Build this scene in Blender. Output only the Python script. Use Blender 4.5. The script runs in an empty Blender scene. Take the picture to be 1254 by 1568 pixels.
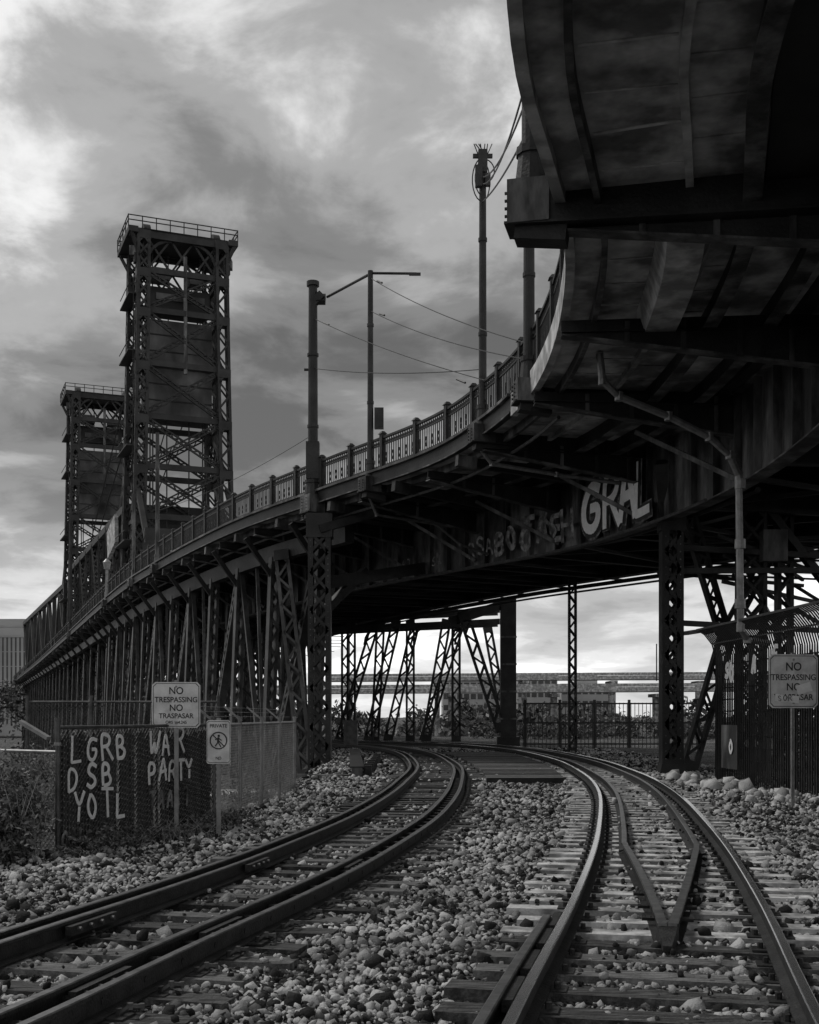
import bpy, math, random
import numpy as np
from mathutils import Vector, Matrix
random.seed(7); rng=np.random.default_rng(11)
scene=bpy.context.scene
V=Vector
def sm(x):
    x=max(0.0,min(1.0,x)); return x*x*(3-2*x)

# ------------------------------------------------------------ materials
def mat(name,lo,hi,scale=3.0,rough=0.8,metal=0.0,bump=0.3,bscale=None,stretch=(1,1,1),island=0.0,spec=0.4,stain=None):
    m=bpy.data.materials.new(name); m.use_nodes=True
    nt=m.node_tree; N=nt.nodes; L=nt.links
    b=N['Principled BSDF']; b.inputs['Roughness'].default_value=rough; b.inputs['Metallic'].default_value=metal
    b.inputs['Specular IOR Level'].default_value=spec
    g=N.new('ShaderNodeNewGeometry'); mp=N.new('ShaderNodeMapping'); mp.inputs['Scale'].default_value=stretch
    L.new(g.outputs['Position'],mp.inputs['Vector'])
    n=N.new('ShaderNodeTexNoise'); n.inputs['Scale'].default_value=scale; n.inputs['Detail'].default_value=4; n.inputs['Roughness'].default_value=0.65
    L.new(mp.outputs[0],n.inputs['Vector'])
    fac=n.outputs['Fac']
    if island>0:
        mx=N.new('ShaderNodeMath'); mx.operation='MULTIPLY_ADD'; mx.inputs[1].default_value=island
        L.new(g.outputs['Random Per Island'],mx.inputs[0])
        m2=N.new('ShaderNodeMath'); m2.operation='MULTIPLY'; m2.inputs[1].default_value=1-island*0.5
        L.new(n.outputs['Fac'],m2.inputs[0]); L.new(m2.outputs[0],mx.inputs[2])
        m3=N.new('ShaderNodeMath'); m3.operation='SUBTRACT'; m3.inputs[1].default_value=island*0.25
        L.new(mx.outputs[0],m3.inputs[0]); fac=m3.outputs[0]
    r=N.new('ShaderNodeValToRGB'); r.color_ramp.elements[0].position=0.32; r.color_ramp.elements[1].position=0.68
    r.color_ramp.elements[0].color=(lo,lo,lo,1); r.color_ramp.elements[1].color=(hi,hi,hi,1)
    L.new(fac,r.inputs['Fac']); col=r.outputs['Color']
    if stain:
        n2=N.new('ShaderNodeTexNoise'); n2.inputs['Scale'].default_value=stain[0]; n2.inputs['Detail'].default_value=4
        L.new(mp.outputs[0],n2.inputs['Vector'])
        r2=N.new('ShaderNodeValToRGB'); r2.color_ramp.elements[0].position=0.42; r2.color_ramp.elements[1].position=0.62
        v=stain[1]; r2.color_ramp.elements[0].color=(v,v,v,1)
        L.new(n2.outputs['Fac'],r2.inputs['Fac'])
        mm=N.new('ShaderNodeMix'); mm.data_type='RGBA'; mm.blend_type='MULTIPLY'; mm.inputs['Factor'].default_value=1
        L.new(col,mm.inputs[6]); L.new(r2.outputs['Color'],mm.inputs[7]); col=mm.outputs[2]
    L.new(col,b.inputs['Base Color'])
    if bump>0:
        nb=N.new('ShaderNodeTexNoise'); nb.inputs['Scale'].default_value=bscale or scale*6; nb.inputs['Detail'].default_value=2
        L.new(g.outputs['Position'],nb.inputs['Vector'])
        bp=N.new('ShaderNodeBump'); bp.inputs['Strength'].default_value=bump; bp.inputs['Distance'].default_value=0.02
        L.new(nb.outputs['Fac'],bp.inputs['Height']); L.new(bp.outputs[0],b.inputs['Normal'])
    return m
STEEL=mat('dark_painted_steel',0.008,0.04,1.6,0.55,0.0,0.4,18,stain=(0.5,0.5))
STEEL2=mat('weathered_steel',0.02,0.22,1.6,0.55,0.0,0.4,15,stretch=(1.5,1.5,.45),stain=(1.0,0.22))
LEG=mat('trestle_leg_steel',0.025,0.10,1.5,0.5,0.0,0,stain=(0.6,0.4))
TOWER=mat('tower_steel',0.012,0.04,0.5,0.65,0,0)
CW=mat('counterweight_concrete',0.08,0.24,0.35,0.9,0,0,stretch=(1,1,.5),stain=(0.3,0.4))
CONC=mat('stained_concrete',0.3,0.62,1.3,0.9,0,0.4,20,stain=(1.1,0.3))
CONCL=mat('light_concrete',0.4,0.7,1.5,0.9,0,0.4,30,stain=(2,0.5))
RAILS=mat('rusty_rail_side',0.012,0.04,8,0.6,0.2,0.4,60)
RAILT=mat('polished_rail_head',0.75,0.92,3,0.2,0.95,0)
RAILD=mat('dull_rail_head',0.10,0.25,9,0.38,0.8,0)
WOOD=mat('timber_sleeper',0.03,0.2,5,0.9,0,0.8,40,stretch=(1,6,1),island=0.45,stain=(6,.5))
CTIE=mat('concrete_sleeper',0.42,0.72,4,0.9,0,0.5,40,island=0.3,stain=(4,.45))
STONE=mat('crushed_stone',0.015,0.55,9,0.9,0,0.5,60,island=0.95,stain=(.5,.55))
ROCK=mat('pale_rubble',0.25,0.55,5,0.9,0,0.6,30,island=0.5)
GALV=mat('galvanised_steel',0.16,0.3,5,0.45,0.5,0)
GALVD=mat('old_galvanised_steel',0.05,0.12,5,0.55,0.4,0)
WHITE=mat('white_sign_face',0.55,0.76,4,0.5,0,0,stain=(5,0.8))
BLACK=mat('black_lettering',0.015,0.03,4,0.6,0,0)
PAINT=mat('spray_paint',0.7,0.85,6,0.7,0,0)
PAINTM=mat('faded_spray_paint',0.12,0.4,3,0.8,0,0,stain=(4,0.25))
SLAT=mat('privacy_slat',0.012,0.05,3,0.7,0,0,island=0.6)
LEAF=mat('leaf',0.03,0.17,6,0.6,0,0,island=0.8)
DRY=mat('dry_stem',0.10,0.3,6,0.9,0,0,island=0.6)
BLDG=mat('building_cladding',0.28,0.4,0.05,0.7,0,0)
GLASS=mat('window_glass',0.03,0.06,0.2,0.2,0,0)
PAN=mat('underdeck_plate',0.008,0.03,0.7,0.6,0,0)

def ground_mat():
    m=bpy.data.materials.new('ballast_and_dirt'); m.use_nodes=True
    nt=m.node_tree;N=nt.nodes;L=nt.links;b=N['Principled BSDF'];b.inputs['Roughness'].default_value=0.95;b.inputs['Specular IOR Level'].default_value=0.2
    g=N.new('ShaderNodeNewGeometry')
    v=N.new('ShaderNodeTexVoronoi');v.inputs['Scale'].default_value=28;L.new(g.outputs['Position'],v.inputs['Vector'])
    bw=N.new('ShaderNodeRGBToBW');L.new(v.outputs['Color'],bw.inputs[0])
    r=N.new('ShaderNodeValToRGB');r.color_ramp.elements[0].color=(0.015,0.015,0.015,1);r.color_ramp.elements[1].color=(0.32,0.32,0.32,1);r.color_ramp.elements[0].position=0.28;r.color_ramp.elements[1].position=0.85
    L.new(bw.outputs[0],r.inputs[0])
    n=N.new('ShaderNodeTexNoise');n.inputs['Scale'].default_value=0.35;n.inputs['Detail'].default_value=5;n.inputs['Roughness'].default_value=0.7;L.new(g.outputs['Position'],n.inputs['Vector'])
    r2=N.new('ShaderNodeValToRGB');r2.color_ramp.elements[0].color=(0.3,0.3,0.3,1);r2.color_ramp.elements[0].position=0.38;r2.color_ramp.elements[1].position=0.6
    L.new(n.outputs['Fac'],r2.inputs[0])
    mm=N.new('ShaderNodeMix');mm.data_type='RGBA';mm.blend_type='MULTIPLY';mm.inputs['Factor'].default_value=1
    L.new(r.outputs[0],mm.inputs[6]);L.new(r2.outputs[0],mm.inputs[7]);L.new(mm.outputs[2],b.inputs['Base Color'])
    bp=N.new('ShaderNodeBump');bp.inputs['Strength'].default_value=1;bp.inputs['Distance'].default_value=0.04
    L.new(v.outputs['Distance'],bp.inputs['Height']);bp.invert=True;L.new(bp.outputs[0],b.inputs['Normal'])
    return m
GROUND=ground_mat()

# ------------------------------------------------------------ builder
class B:
    def __init__(s): s.v=[];s.f=[];s.m=[];s.mats=[]
    def mi(s,m):
        if m not in s.mats: s.mats.append(m)
        return s.mats.index(m)
    def hexa(s,c,m):
        i=len(s.v); s.v+= [tuple(p) for p in c]; k=s.mi(m)
        for q in ((0,1,2,3),(7,6,5,4),(0,4,5,1),(1,5,6,2),(2,6,7,3),(3,7,4,0)):
            s.f.append(tuple(i+a for a in q)); s.m.append(k)
    def beam(s,p0,p1,w,h,m,up=(0,0,1),w1=None,h1=None):
        p0=V(p0);p1=V(p1);d=p1-p0
        if d.length<1e-6:return
        d.normalize();u=V(up)
        if u.length<1e-9: u=V((0,0,1))
        if abs(d.dot(u.normalized()))>0.985: u=V((0,1,0)) if abs(d.y)<0.9 else V((0,0,1))
        a=d.cross(u).normalized();u=a.cross(d)
        w1=w if w1 is None else w1;h1=h if h1 is None else h1
        c=[p0+a*w/2+u*h/2,p0-a*w/2+u*h/2,p0-a*w/2-u*h/2,p0+a*w/2-u*h/2,
           p1+a*w1/2+u*h1/2,p1-a*w1/2+u*h1/2,p1-a*w1/2-u*h1/2,p1+a*w1/2-u*h1/2]
        s.hexa(c,m)
    def box(s,x0,x1,y0,y1,z0,z1,m):
        s.beam(((x0+x1)/2,y0,(z0+z1)/2),((x0+x1)/2,y1,(z0+z1)/2),x1-x0,z1-z0,m)
    def cyl(s,p0,p1,r0,m,r1=None,n=10):
        p0=V(p0);p1=V(p1);r1=r0 if r1 is None else r1;d=(p1-p0).normalized()
        a=d.orthogonal().normalized();b=d.cross(a);i=len(s.v);k=s.mi(m)
        for p,r in((p0,r0),(p1,r1)):
            for j in range(n):
                t=2*math.pi*j/n;s.v.append(tuple(p+a*r*math.cos(t)+b*r*math.sin(t)))
        for j in range(n):
            j2=(j+1)%n;s.f.append((i+j,i+j2,i+n+j2,i+n+j));s.m.append(k)
        s.f.append(tuple(i+j for j in range(n))[::-1]);s.m.append(k)
        s.f.append(tuple(i+n+j for j in range(n)));s.m.append(k)
    def pipe(s,pts,r,m,n=8):
        for a,b in zip(pts[:-1],pts[1:]): s.cyl(a,b,r,m,n=n)
        for p in pts[1:-1]: s.cyl(V(p)-V((0,0,r*1.15)),V(p)+V((0,0,r*1.15)),r*1.15,m,n=n)
    def lace(s,p0,p1,w,h,m,up=(0,-1,0),t=0.1,bar=0.08,pitch=None,x=False,both=True):
        p0=V(p0);p1=V(p1);D=p1-p0;Ln=D.length;d=D.normalized();u=V(up)
        a=d.cross(u).normalized();u=a.cross(d)
        s.beam(p0+a*(w/2-t/2),p1+a*(w/2-t/2),t,h,m,up=u);s.beam(p0-a*(w/2-t/2),p1-a*(w/2-t/2),t,h,m,up=u)
        pitch=pitch or w;n=max(2,int(Ln/pitch));fs=(1,-1) if both else (1,)
        for f in fs:
            for j in range(n):
                q0=p0+D*(j/n)+u*f*(h/2-0.01);q1=p0+D*((j+1)/n)+u*f*(h/2-0.01);sg=1 if (j%2==0) else -1
                o=a*(w/2-t/2)
                s.beam(q0+o*sg,q1-o*sg,bar,0.02,m,up=u)
                if x: s.beam(q0-o*sg-u*0.023*f,q1+o*sg-u*0.023*f,bar,0.02,m,up=u)
            for e in (p0,p1):
                dd=d if e is p0 else -d
                s.beam(e+u*f*(h/2+0.006),e+dd*min(w*.8,Ln*.2)+u*f*(h/2+0.006),w*0.98,0.025,m,up=u)
    def boxlat(s,p0,p1,w,h,m,up,t=.2,bar=.15,pitch=1.2,x=False):
        p0=V(p0);p1=V(p1);D=p1-p0;d=D.normalized();u=V(up);a=d.cross(u).normalized();u=a.cross(d);n=max(2,int(D.length/pitch))
        for i in(-1,1):
            for j in(-1,1):
                o=a*i*(w/2-t/2)+u*j*(h/2-t/2);s.beam(p0+o,p1+o,t,t,m,up=u)
        for ax,bx,hw_,hb_ in((a,u,w/2-t/2,h/2-.02),(u,a,h/2-t/2,w/2-.02)):
            for f in(-1,1):
                for j in range(n):
                    q0=p0+D*(j/n)+bx*f*hb_;q1=p0+D*((j+1)/n)+bx*f*hb_;sg=1 if j%2==0 else -1
                    s.beam(q0+ax*hw_*sg,q1-ax*hw_*sg,bar,.04,m,up=bx)
                    if x: s.beam(q0-ax*hw_*sg-bx*f*.05,q1+ax*hw_*sg-bx*f*.05,bar,.04,m,up=bx)
    def sweep(s,st,prof,m,closed=True,caps=True):
        k=s.mi(m);i=len(s.v);n=len(prof)
        for p,nn in st:
            for o,z in prof: s.v.append((p[0]+nn[0]*o,p[1]+nn[1]*o,z))
        for j in range(len(st)-1):
            for a in range(n if closed else n-1):
                b2=(a+1)%n
                s.f.append((i+j*n+a,i+j*n+b2,i+(j+1)*n+b2,i+(j+1)*n+a));s.m.append(k)
        if caps and closed:
            s.f.append(tuple(i+a for a in range(n))[::-1]);s.m.append(k)
            q=i+(len(st)-1)*n;s.f.append(tuple(q+a for a in range(n)));s.m.append(k)
    def obj(s,name,parent=None):
        me=bpy.data.meshes.new(name);me.from_pydata(s.v,[],s.f)
        for m in s.mats: me.materials.append(m)
        me.polygons.foreach_set('material_index',s.m);me.update()
        o=bpy.data.objects.new(name,me);scene.collection.objects.link(o)
        if parent:o.parent=parent
        return o

class Path:
    def __init__(s,pts,step=0.4):
        P=[np.array(p,float) for p in pts];P=[2*P[0]-P[1]]+P+[2*P[-1]-P[-2]];out=[]
        for i in range(1,len(P)-2):
            n=max(4,int(np.linalg.norm(P[i+1]-P[i])/0.2))
            for k in range(n):
                t=k/n;a,b,c,d=P[i-1],P[i],P[i+1],P[i+2]
                out.append(0.5*((2*b)+(-a+c)*t+(2*a-5*b+4*c-d)*t*t+(-a+3*b-3*c+d)*t**3))
        out.append(P[-2]);o=np.array(out)
        for _ in range(12): o[1:-1]=(o[:-2]+o[1:-1]*2+o[2:])/4
        s.p=o;s.s=np.concatenate([[0],np.cumsum(np.linalg.norm(np.diff(o,axis=0),axis=1))]);s.L=s.s[-1]
        t=np.gradient(o,axis=0);t/=np.linalg.norm(t,axis=1)[:,None]
        ker=np.ones(15)/15
        for c in range(2):
            t[:,c]=np.convolve(np.pad(t[:,c],7,mode='edge'),ker,'valid')
        s.t=t/np.linalg.norm(t,axis=1)[:,None]
    def at(s,q):
        p=(np.interp(q,s.s,s.p[:,0]),np.interp(q,s.s,s.p[:,1]));t=np.array([np.interp(q,s.s,s.t[:,0]),np.interp(q,s.s,s.t[:,1])]);t/=np.linalg.norm(t)
        return np.array(p),t,np.array([t[1],-t[0]])
    def sy(s,y): return float(np.interp(y,s.p[:,1],s.s))
    def st(s,a,b,step):
        n=max(1,int((b-a)/step));r=[]
        for k in range(n+1):
            p,t,nn=s.at(a+(b-a)*k/n);r.append((p,nn))
        return r
    def pt(s,q,o,z):
        p,t,n=s.at(q);return V((p[0]+n[0]*o,p[1]+n[1]*o,z))

# ------------------------------------------------------------ ground
def gh(x,y):
    Lx=np.interp(y,[0,20,27,45,60,80,90],[-9,-9,-3.2,-2.6,-4.5,-14,-20])
    z=-1.2*sm((Lx-x)/1.5)*sm((y-20)/8)
    z-=5.5*sm((y-95)/45)
    if y<60: z+=0.03*math.sin(x*1.7+y*.6)*math.cos(y*.9)+.015*math.sin(x*4.1+1)*math.sin(y*3.3)-.015
    return z
def axis(lo,hi,flo,fhi,fine):
    a=list(np.arange(flo,fhi,fine));x=fhi;st=fine
    while x<hi: a.append(x);st*=1.35;x+=st
    a.append(hi);x=flo;st=fine;pre=[]
    while x>lo: st*=1.35;x-=st;pre.append(max(x,lo))
    return sorted(set(pre+a))
xs=axis(-2500,2500,-25,20,0.5);ys=axis(-100,4000,0,110,0.6)
gv=[(x,y,gh(x,y)) for y in ys for x in xs];nx=len(xs)
gf=[(j*nx+i,j*nx+i+1,(j+1)*nx+i+1,(j+1)*nx+i) for j in range(len(ys)-1) for i in range(nx-1)]
me=bpy.data.meshes.new('ground');me.from_pydata(gv,[],gf);me.materials.append(GROUND)
for p in me.polygons:p.use_smooth=True
go=bpy.data.objects.new('ground',me);scene.collection.objects.link(go)

# ------------------------------------------------------------ tracks
TL=Path([(-4.3,0),(-2.75,5.5),(-2.15,8.1),(-1.5,10.8),(-.95,13.7),(-.2,19),(.42,27),(.76,38),(-.1,52),(-3,63),(-9,73),(-18,82)])
TR=Path([(0.1,0),(1.2,5.6),(2.2,10.2),(3.3,16),(4.6,24.3),(5.35,32),(5.75,42),(5.1,54),(2.4,64),(-3,71.5),(-13,79),(-20,84)])
def rail(b,T,a,e,off,z=0.04,top=RAILT,step=0.5,conv=None):
    st=T.st(a,e,step)
    o=off
    prof=[(-.07,0),(.07,0),(.07,.012),(.012,.03),(.012,.115),(.034,.125),(.034,.146),(-.034,.146),(-.034,.125),(-.012,.115),(-.012,.03),(-.07,.012)]
    b.sweep(st,[(p+o,q+z) for p,q in prof],RAILS)
    b.sweep(st,[(o-.033,z+.147),(o+.033,z+.147),(o+.025,z+.1535),(o-.025,z+.1535)],top)
def ties(b,T,a,e,matf,sp=0.55,half=1.28):
    q=a;r=random.Random(3)
    while q<e:
        p,t,n=T.at(q);h=half+r.uniform(-.08,.1);m=matf(p,q);sk=r.uniform(-.04,.04)
        zc=-0.04
        c0=V((p[0]-n[0]*h+t[0]*sk,p[1]-n[1]*h+t[1]*sk,zc+r.uniform(-.012,.004)));c1=V((p[0]+n[0]*h-t[0]*sk,p[1]+n[1]*h-t[1]*sk,zc+r.uniform(-.012,.004)))
        b.beam(c0,c1,.23+r.uniform(-.02,.02),.15,m)
        for o in(-.7525,.7525):
            cc=V((p[0]+n[0]*o,p[1]+n[1]*o,0.04));tt=V((n[0],n[1],0))
            b.beam(cc-tt*.17,cc+tt*.17,.17,.012,RAILS)
            for s_ in(-.11,.11):
                b.cyl(cc+tt*s_,cc+tt*s_+V((0,0,.045)),.02,RAILS,n=6)
        q+=sp
b=B();sL=TL.sy(2);eL=TL.L
ties(b,TL,sL,TL.sy(62),lambda p,q:WOOD)
for o in(-.7525,.7525): rail(b,TL,sL,eL,o,top=RAILD)
for o in(-.52,.52): rail(b,TL,sL,TL.sy(60),o,z=.045,top=RAILD)
q=sL
while q<TL.sy(30):
    for o in(-.64,.64):
        p=TL.pt(q,o,.12);n=TL.at(q)[2];b.cyl(p-V((n[0]*.13,n[1]*.13,0)),p+V((n[0]*.13,n[1]*.13,0)),.022,RAILS,n=6)
    for sg in(-1,1):
        p=TL.pt(q,.86*sg,.05);n=TL.at(q)[2]*sg;t=TL.at(q)[1]
        b.pipe([p,p+V((n[0]*.07,n[1]*.07,.05)),p+V((t[0]*.08+n[0]*.1,t[1]*.08+n[1]*.1,.03)),p+V((t[0]*.1,t[1]*.1,.01))],.016,GALVD,n=5)
    q+=.55
for y in(7.1,8.9,12.5): 
    q=TL.sy(y);
    for o in(-.45,.59): 
        b.beam(TL.pt(q-.35,o,.13),TL.pt(q+.35,o,.13),.05,.07,RAILS)
        for k in(-.25,-.08,.08,.25): b.cyl(TL.pt(q+k,o+.02,.135),TL.pt(q+k,o+.055,.135),.018,GALVD,n=6)
b.obj('railway_track')
b=B();sR=TR.sy(2)
ties(b,TR,sR,TR.sy(64),lambda p,q: CTIE if p[1]>8.9 else WOOD,sp=.52)
for o in(-.7525,.7525): rail(b,TR,sR,TR.L,o,top=RAILT)
s0=TR.sy(8.7);s1=TR.sy(14.2)
for sg in(-1,1):
    rail(b,TR,s1,TR.sy(58),sg*.42,z=.03,top=RAILD)
    pts=[]
    for k in range(13):
        f=k/12;q=s0+(s1-s0)*f;off=sg*(.035+.385*min(1,f*1.02)**1.05)
        pts.append((TR.at(q)[0],TR.at(q)[2],off))
    for (p,n,o),(p2,n2,o2) in zip(pts[:-1],pts[1:]):
        a=V((p[0]+n[0]*o,p[1]+n[1]*o,.1));c=V((p2[0]+n2[0]*o2,p2[1]+n2[1]*o2,.1))
        b.beam(a,c,.025,.13,RAILS);b.beam(a+V((0,0,.07)),c+V((0,0,.07)),.065,.03,RAILD);b.beam(a-V((0,0,.06)),c-V((0,0,.06)),.13,.015,RAILS)
a=TR.pt(s0-.28,0,.05);c=TR.pt(s0+.05,0,.105);b.beam(a,c,.06,.04,RAILS,w1=.16,h1=.14)
for k in(.7,1.3,2.0): 
    for o in(-.1-.07*k,.1+.07*k): b.cyl(TR.pt(s0+k,o-.05,.1),TR.pt(s0+k,o+.05,.1),.022,RAILS,n=6)
rail(b,TR,sR,TR.sy(8.9),-.90,z=.03,top=RAILD)
for y in(8.9,8.2,7.4,6.6): 
    b.beam(TR.pt(TR.sy(y)-.3,-.84,.12),TR.pt(TR.sy(y)+.3,-.84,.12),.06,.07,RAILS)
b.obj('railway_track')
b=B();y=30.0;r=random.Random(5)
while y<52:
    xl=TL.pt(TL.sy(y),1.35,0).x;xr=TR.pt(TR.sy(y),-1.3,0).x
    b.beam((xl,y,.06),(xr,y+.05,.06),.24,.08+r.uniform(0,.015),WOOD)
    y+=.28
b.beam((TL.pt(TL.sy(29.8),1.35,0).x,29.75,.07),(TR.pt(TR.sy(29.8),-1.3,0).x,29.75,.07),.12,.14,STEEL)
b.obj('plank_walkway')

# ------------------------------------------------------------ gravel stones
import bmesh
bm=bmesh.new();bmesh.ops.create_icosphere(bm,subdivisions=1,radius=1);bm.verts.ensure_lookup_table()
iv=np.array([v.co[:] for v in bm.verts]);iff=np.array([[v.index for v in f.verts] for f in bm.faces]);bm.free()
def scatter(name,P,R,m,flat=.65):
    n=len(P);nv=len(iv)
    # clamp to a rough box: gives flat broken faces and sharp arrises instead of round pebbles
    base=iv[None]*(1+rng.uniform(-.3,.45,(n,nv,1)))
    base=np.clip(base,-.78,.78)*1.15
    base=base*(rng.uniform(.5,1.35,(n,1,3)))*R[:,None,None]
    q=rng.normal(size=(n,4));q/=np.linalg.norm(q,axis=1)[:,None];w,x,y,z=q.T
    M=np.stack([1-2*(y*y+z*z),2*(x*y-z*w),2*(x*z+y*w),2*(x*y+z*w),1-2*(x*x+z*z),2*(y*z-x*w),2*(x*z-y*w),2*(y*z+x*w),1-2*(x*x+y*y)],1).reshape(n,3,3)
    v=np.einsum('nij,nkj->nki',M,base)+P[:,None,:];v=v.reshape(-1,3)
    f=(iff[None]+np.arange(n)[:,None,None]*nv).reshape(-1,3)
    me=bpy.data.meshes.new(name);me.vertices.add(len(v));me.vertices.foreach_set('co',v.ravel());me.loops.add(f.size);me.loops.foreach_set('vertex_index',f.ravel().astype(np.int32))
    me.polygons.add(len(f));me.polygons.foreach_set('loop_start',np.arange(0,f.size,3,dtype=np.int32));me.polygons.foreach_set('loop_total',np.full(len(f),3,dtype=np.int32))
    me.materials.append(m);me.update(calc_edges=True);me.validate()
    o=bpy.data.objects.new(name,me);scene.collection.objects.link(o);return o
def nearest(T,X):
    d=((X[:,None,:]-T.p[None,::3,:])**2).sum(2);i=d.argmin(1)*3;dv=X-T.p[i];t=T.t[i]
    return T.s[i]+(dv*t).sum(1),dv[:,0]*t[:,1]-dv[:,1]*t[:,0]
PP=[];RR=[]
for y0,y1,dn,rm in((4.2,8,1050,.0185),(8,13,850,.020),(13,20,420,.024),(20,32,150,.029),(32,60,35,.042)):
    W0=lambda y:-.37*y-1.2
    xl=max(-7.5,W0(y1));xr=min(10,.37*y1+1.2);n=int((y1-y0)*(xr-xl)*dn)
    X=np.stack([rng.uniform(xl,xr,n),rng.uniform(y0,y1,n)],1)
    keep=np.abs(X[:,0])<.37*X[:,1]+1.2
    keep&=X[:,0]>np.interp(X[:,1],[0,14.5,18.5,27,60],[-6,-4.4,-3.2,-2.7,-4])
    X=X[keep];zo=np.zeros(len(X))
    kk=np.ones(len(X),bool)
    for T,a,sp,hf in((TL,sL,.55,1.28),(TR,sR,.52,1.28)):
        out=[]
        for c in range(0,len(X),4000):
            out.append(np.stack(nearest(T,X[c:c+4000])))
        s_,o_=np.concatenate(out,1)
        ph=(s_-a+sp/2)%sp-sp/2
        tie=(np.abs(ph)<.125)&(np.abs(o_)<hf+.02)
        pk=np.where(np.abs(o_)<.55,.05,.03)
        rr=rng.random(len(X))
        kk&=~(tie&(rr>pk))
        kk&=~((np.abs(np.abs(o_)-.7525)<.11))
        zo-=np.where((np.abs(o_)<1.1)&~tie,.015,0)
        zo+=np.where(tie&(rr<=pk),.05,0)
    X=X[kk];zo=zo[kk]
    R=rm*np.exp(rng.normal(0,.42,len(X)));R=np.clip(R,.009,.08)
    Z=np.array([gh(a_,b_) for a_,b_ in X])+rng.uniform(-.012,.02,len(X))+zo
    PP.append(np.column_stack([X,Z]));RR.append(R)
scatter('gravel_ballast',np.concatenate(PP),np.concatenate(RR),STONE)
n=110;X=np.column_stack([rng.uniform(6.6,8.1,n),rng.uniform(23,33,n),np.full(n,.0)])
scatter('rubble_rocks',X,np.exp(rng.uniform(math.log(.04),math.log(.22),n)),ROCK)

# ------------------------------------------------------------ elevated deck
E=Path([(0.5,2),(0.7,8),(1.3,14),(2.0,17),(2.72,20),(3.1,23.5),(3.2,27),(2.98,30.3),(2.2,34),(0.6,38.5),(-3.4,45),(-8,53),(-14.3,67),(-21,84),(-37.6,130),(-60,192),(-101,304)])
def width(q):
    y=E.at(q)[0][1];return 17+8*sm((y-75)/40)
b=B();Q0=0;Q1=E.L
def stat(a,e,stp):return E.st(a,e,stp)
for a,e,stp in((0,E.sy(90),.7),(E.sy(90),Q1,5)):
    st=stat(a,e,stp);wE=17 if e<E.sy(95) else 25
    b.sweep(st,[(0.05,9.75),(wE,9.75),(wE,10.0),(0.05,10.0)],CONC)
b.sweep(stat(0,E.sy(31.5),.7),[(-.12,9.58),(.05,9.58),(.05,10.16),(-.12,10.16)],CONCL)
for a,e,stp in((E.sy(31.5),E.sy(90),.7),(E.sy(90),Q1,5)):
    b.sweep(stat(a,e,stp),[(-.10,9.68),(.05,9.68),(.05,10.16),(-.10,10.16)],STEEL)
    b.sweep(stat(a,e,stp),[(-.22,10.1),(-.101,10.1),(-.101,10.18),(-.22,10.18)],STEEL2)
    b.sweep(stat(a,e,stp),[(-.16,9.66),(-.101,9.66),(-.101,9.70),(-.16,9.70)],STEEL2)
st=stat(0,E.sy(90),.7)
b.sweep(st,[(1.85,9.62),(1.97,9.62),(1.97,9.749),(1.85,9.749)],CONC)
b.sweep(st,[(.5,9.5),(.6,9.5),(.6,9.749),(.5,9.749)],STEEL2)
for o in(2.75,3.9):
    b.sweep(st,[(o,9.35),(o+.12,9.35),(o+.12,9.748),(o,9.748)],STEEL)
    b.sweep(st,[(o-.08,9.32),(o+.2,9.32),(o+.2,9.349),(o-.08,9.349)],STEEL2)
r=random.Random(12)
for q in np.arange(1,E.sy(34),1.15):
    b.beam(E.pt(q,.65,9.745),E.pt(q+r.uniform(-.1,.1),1.83,9.745),.03+r.random()*.04,.02,CONCL)
    b.beam(E.pt(q+.5,2.0,9.745),E.pt(q+.5,2.7,9.745),.05,.03,CONC)
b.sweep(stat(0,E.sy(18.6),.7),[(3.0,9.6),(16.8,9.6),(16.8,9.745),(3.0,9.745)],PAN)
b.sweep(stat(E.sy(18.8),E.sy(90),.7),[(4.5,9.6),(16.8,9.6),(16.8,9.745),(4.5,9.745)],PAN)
b.sweep(stat(E.sy(19.4),E.sy(24),.7),[(1.55,9.28),(2.15,9.28),(2.35,9.74),(1.4,9.74)],CONCL)
sg1=E.sy(96)
def girder(o,z0,z1,a,e,stiff=True,m=STEEL):
    st=stat(a,e,.7)
    b.sweep(st,[(o-.02,z0),(o+.02,z0),(o+.02,z1),(o-.02,z1)],m)
    b.sweep(st,[(o-.22,z0-.04),(o+.22,z0-.04),(o+.22,z0),(o-.22,z0)],m)
    b.sweep(st,[(o-.22,z1),(o+.22,z1),(o+.22,z1+.04),(o-.22,z1+.04)],m)
    if stiff:
        q=a
        while q<e:
            for sg in(-1,1):
                b.beam(E.pt(q,o+sg*.12,z0),E.pt(q,o+sg*.12,z1),.18,.025,m,up=(E.at(q)[1][0],E.at(q)[1][1],0))
            if 30<E.at(q)[0][1]<46:
                for z in np.arange(z0+.08,z1,.16):
                    p=E.pt(q+.1,o-.02,z);n_=E.at(q)[2];b.cyl(p,p-V((n_[0]*.02,n_[1]*.02,0)),.022,m,n=5)
            q+=1.25
girder(5.0,7.3,9.55,E.sy(4),sg1,m=STEEL2)
girder(15.2,7.9,9.55,E.sy(4),sg1,m=STEEL)
girder(10,8.4,9.55,E.sy(4),sg1,stiff=False)
q=E.sy(18.6);brk=[]
while q<Q1-2:
    brk.append(q);q+=5.2 if q<E.sy(30) else (4.55 if q<E.sy(100) else 8)
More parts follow.
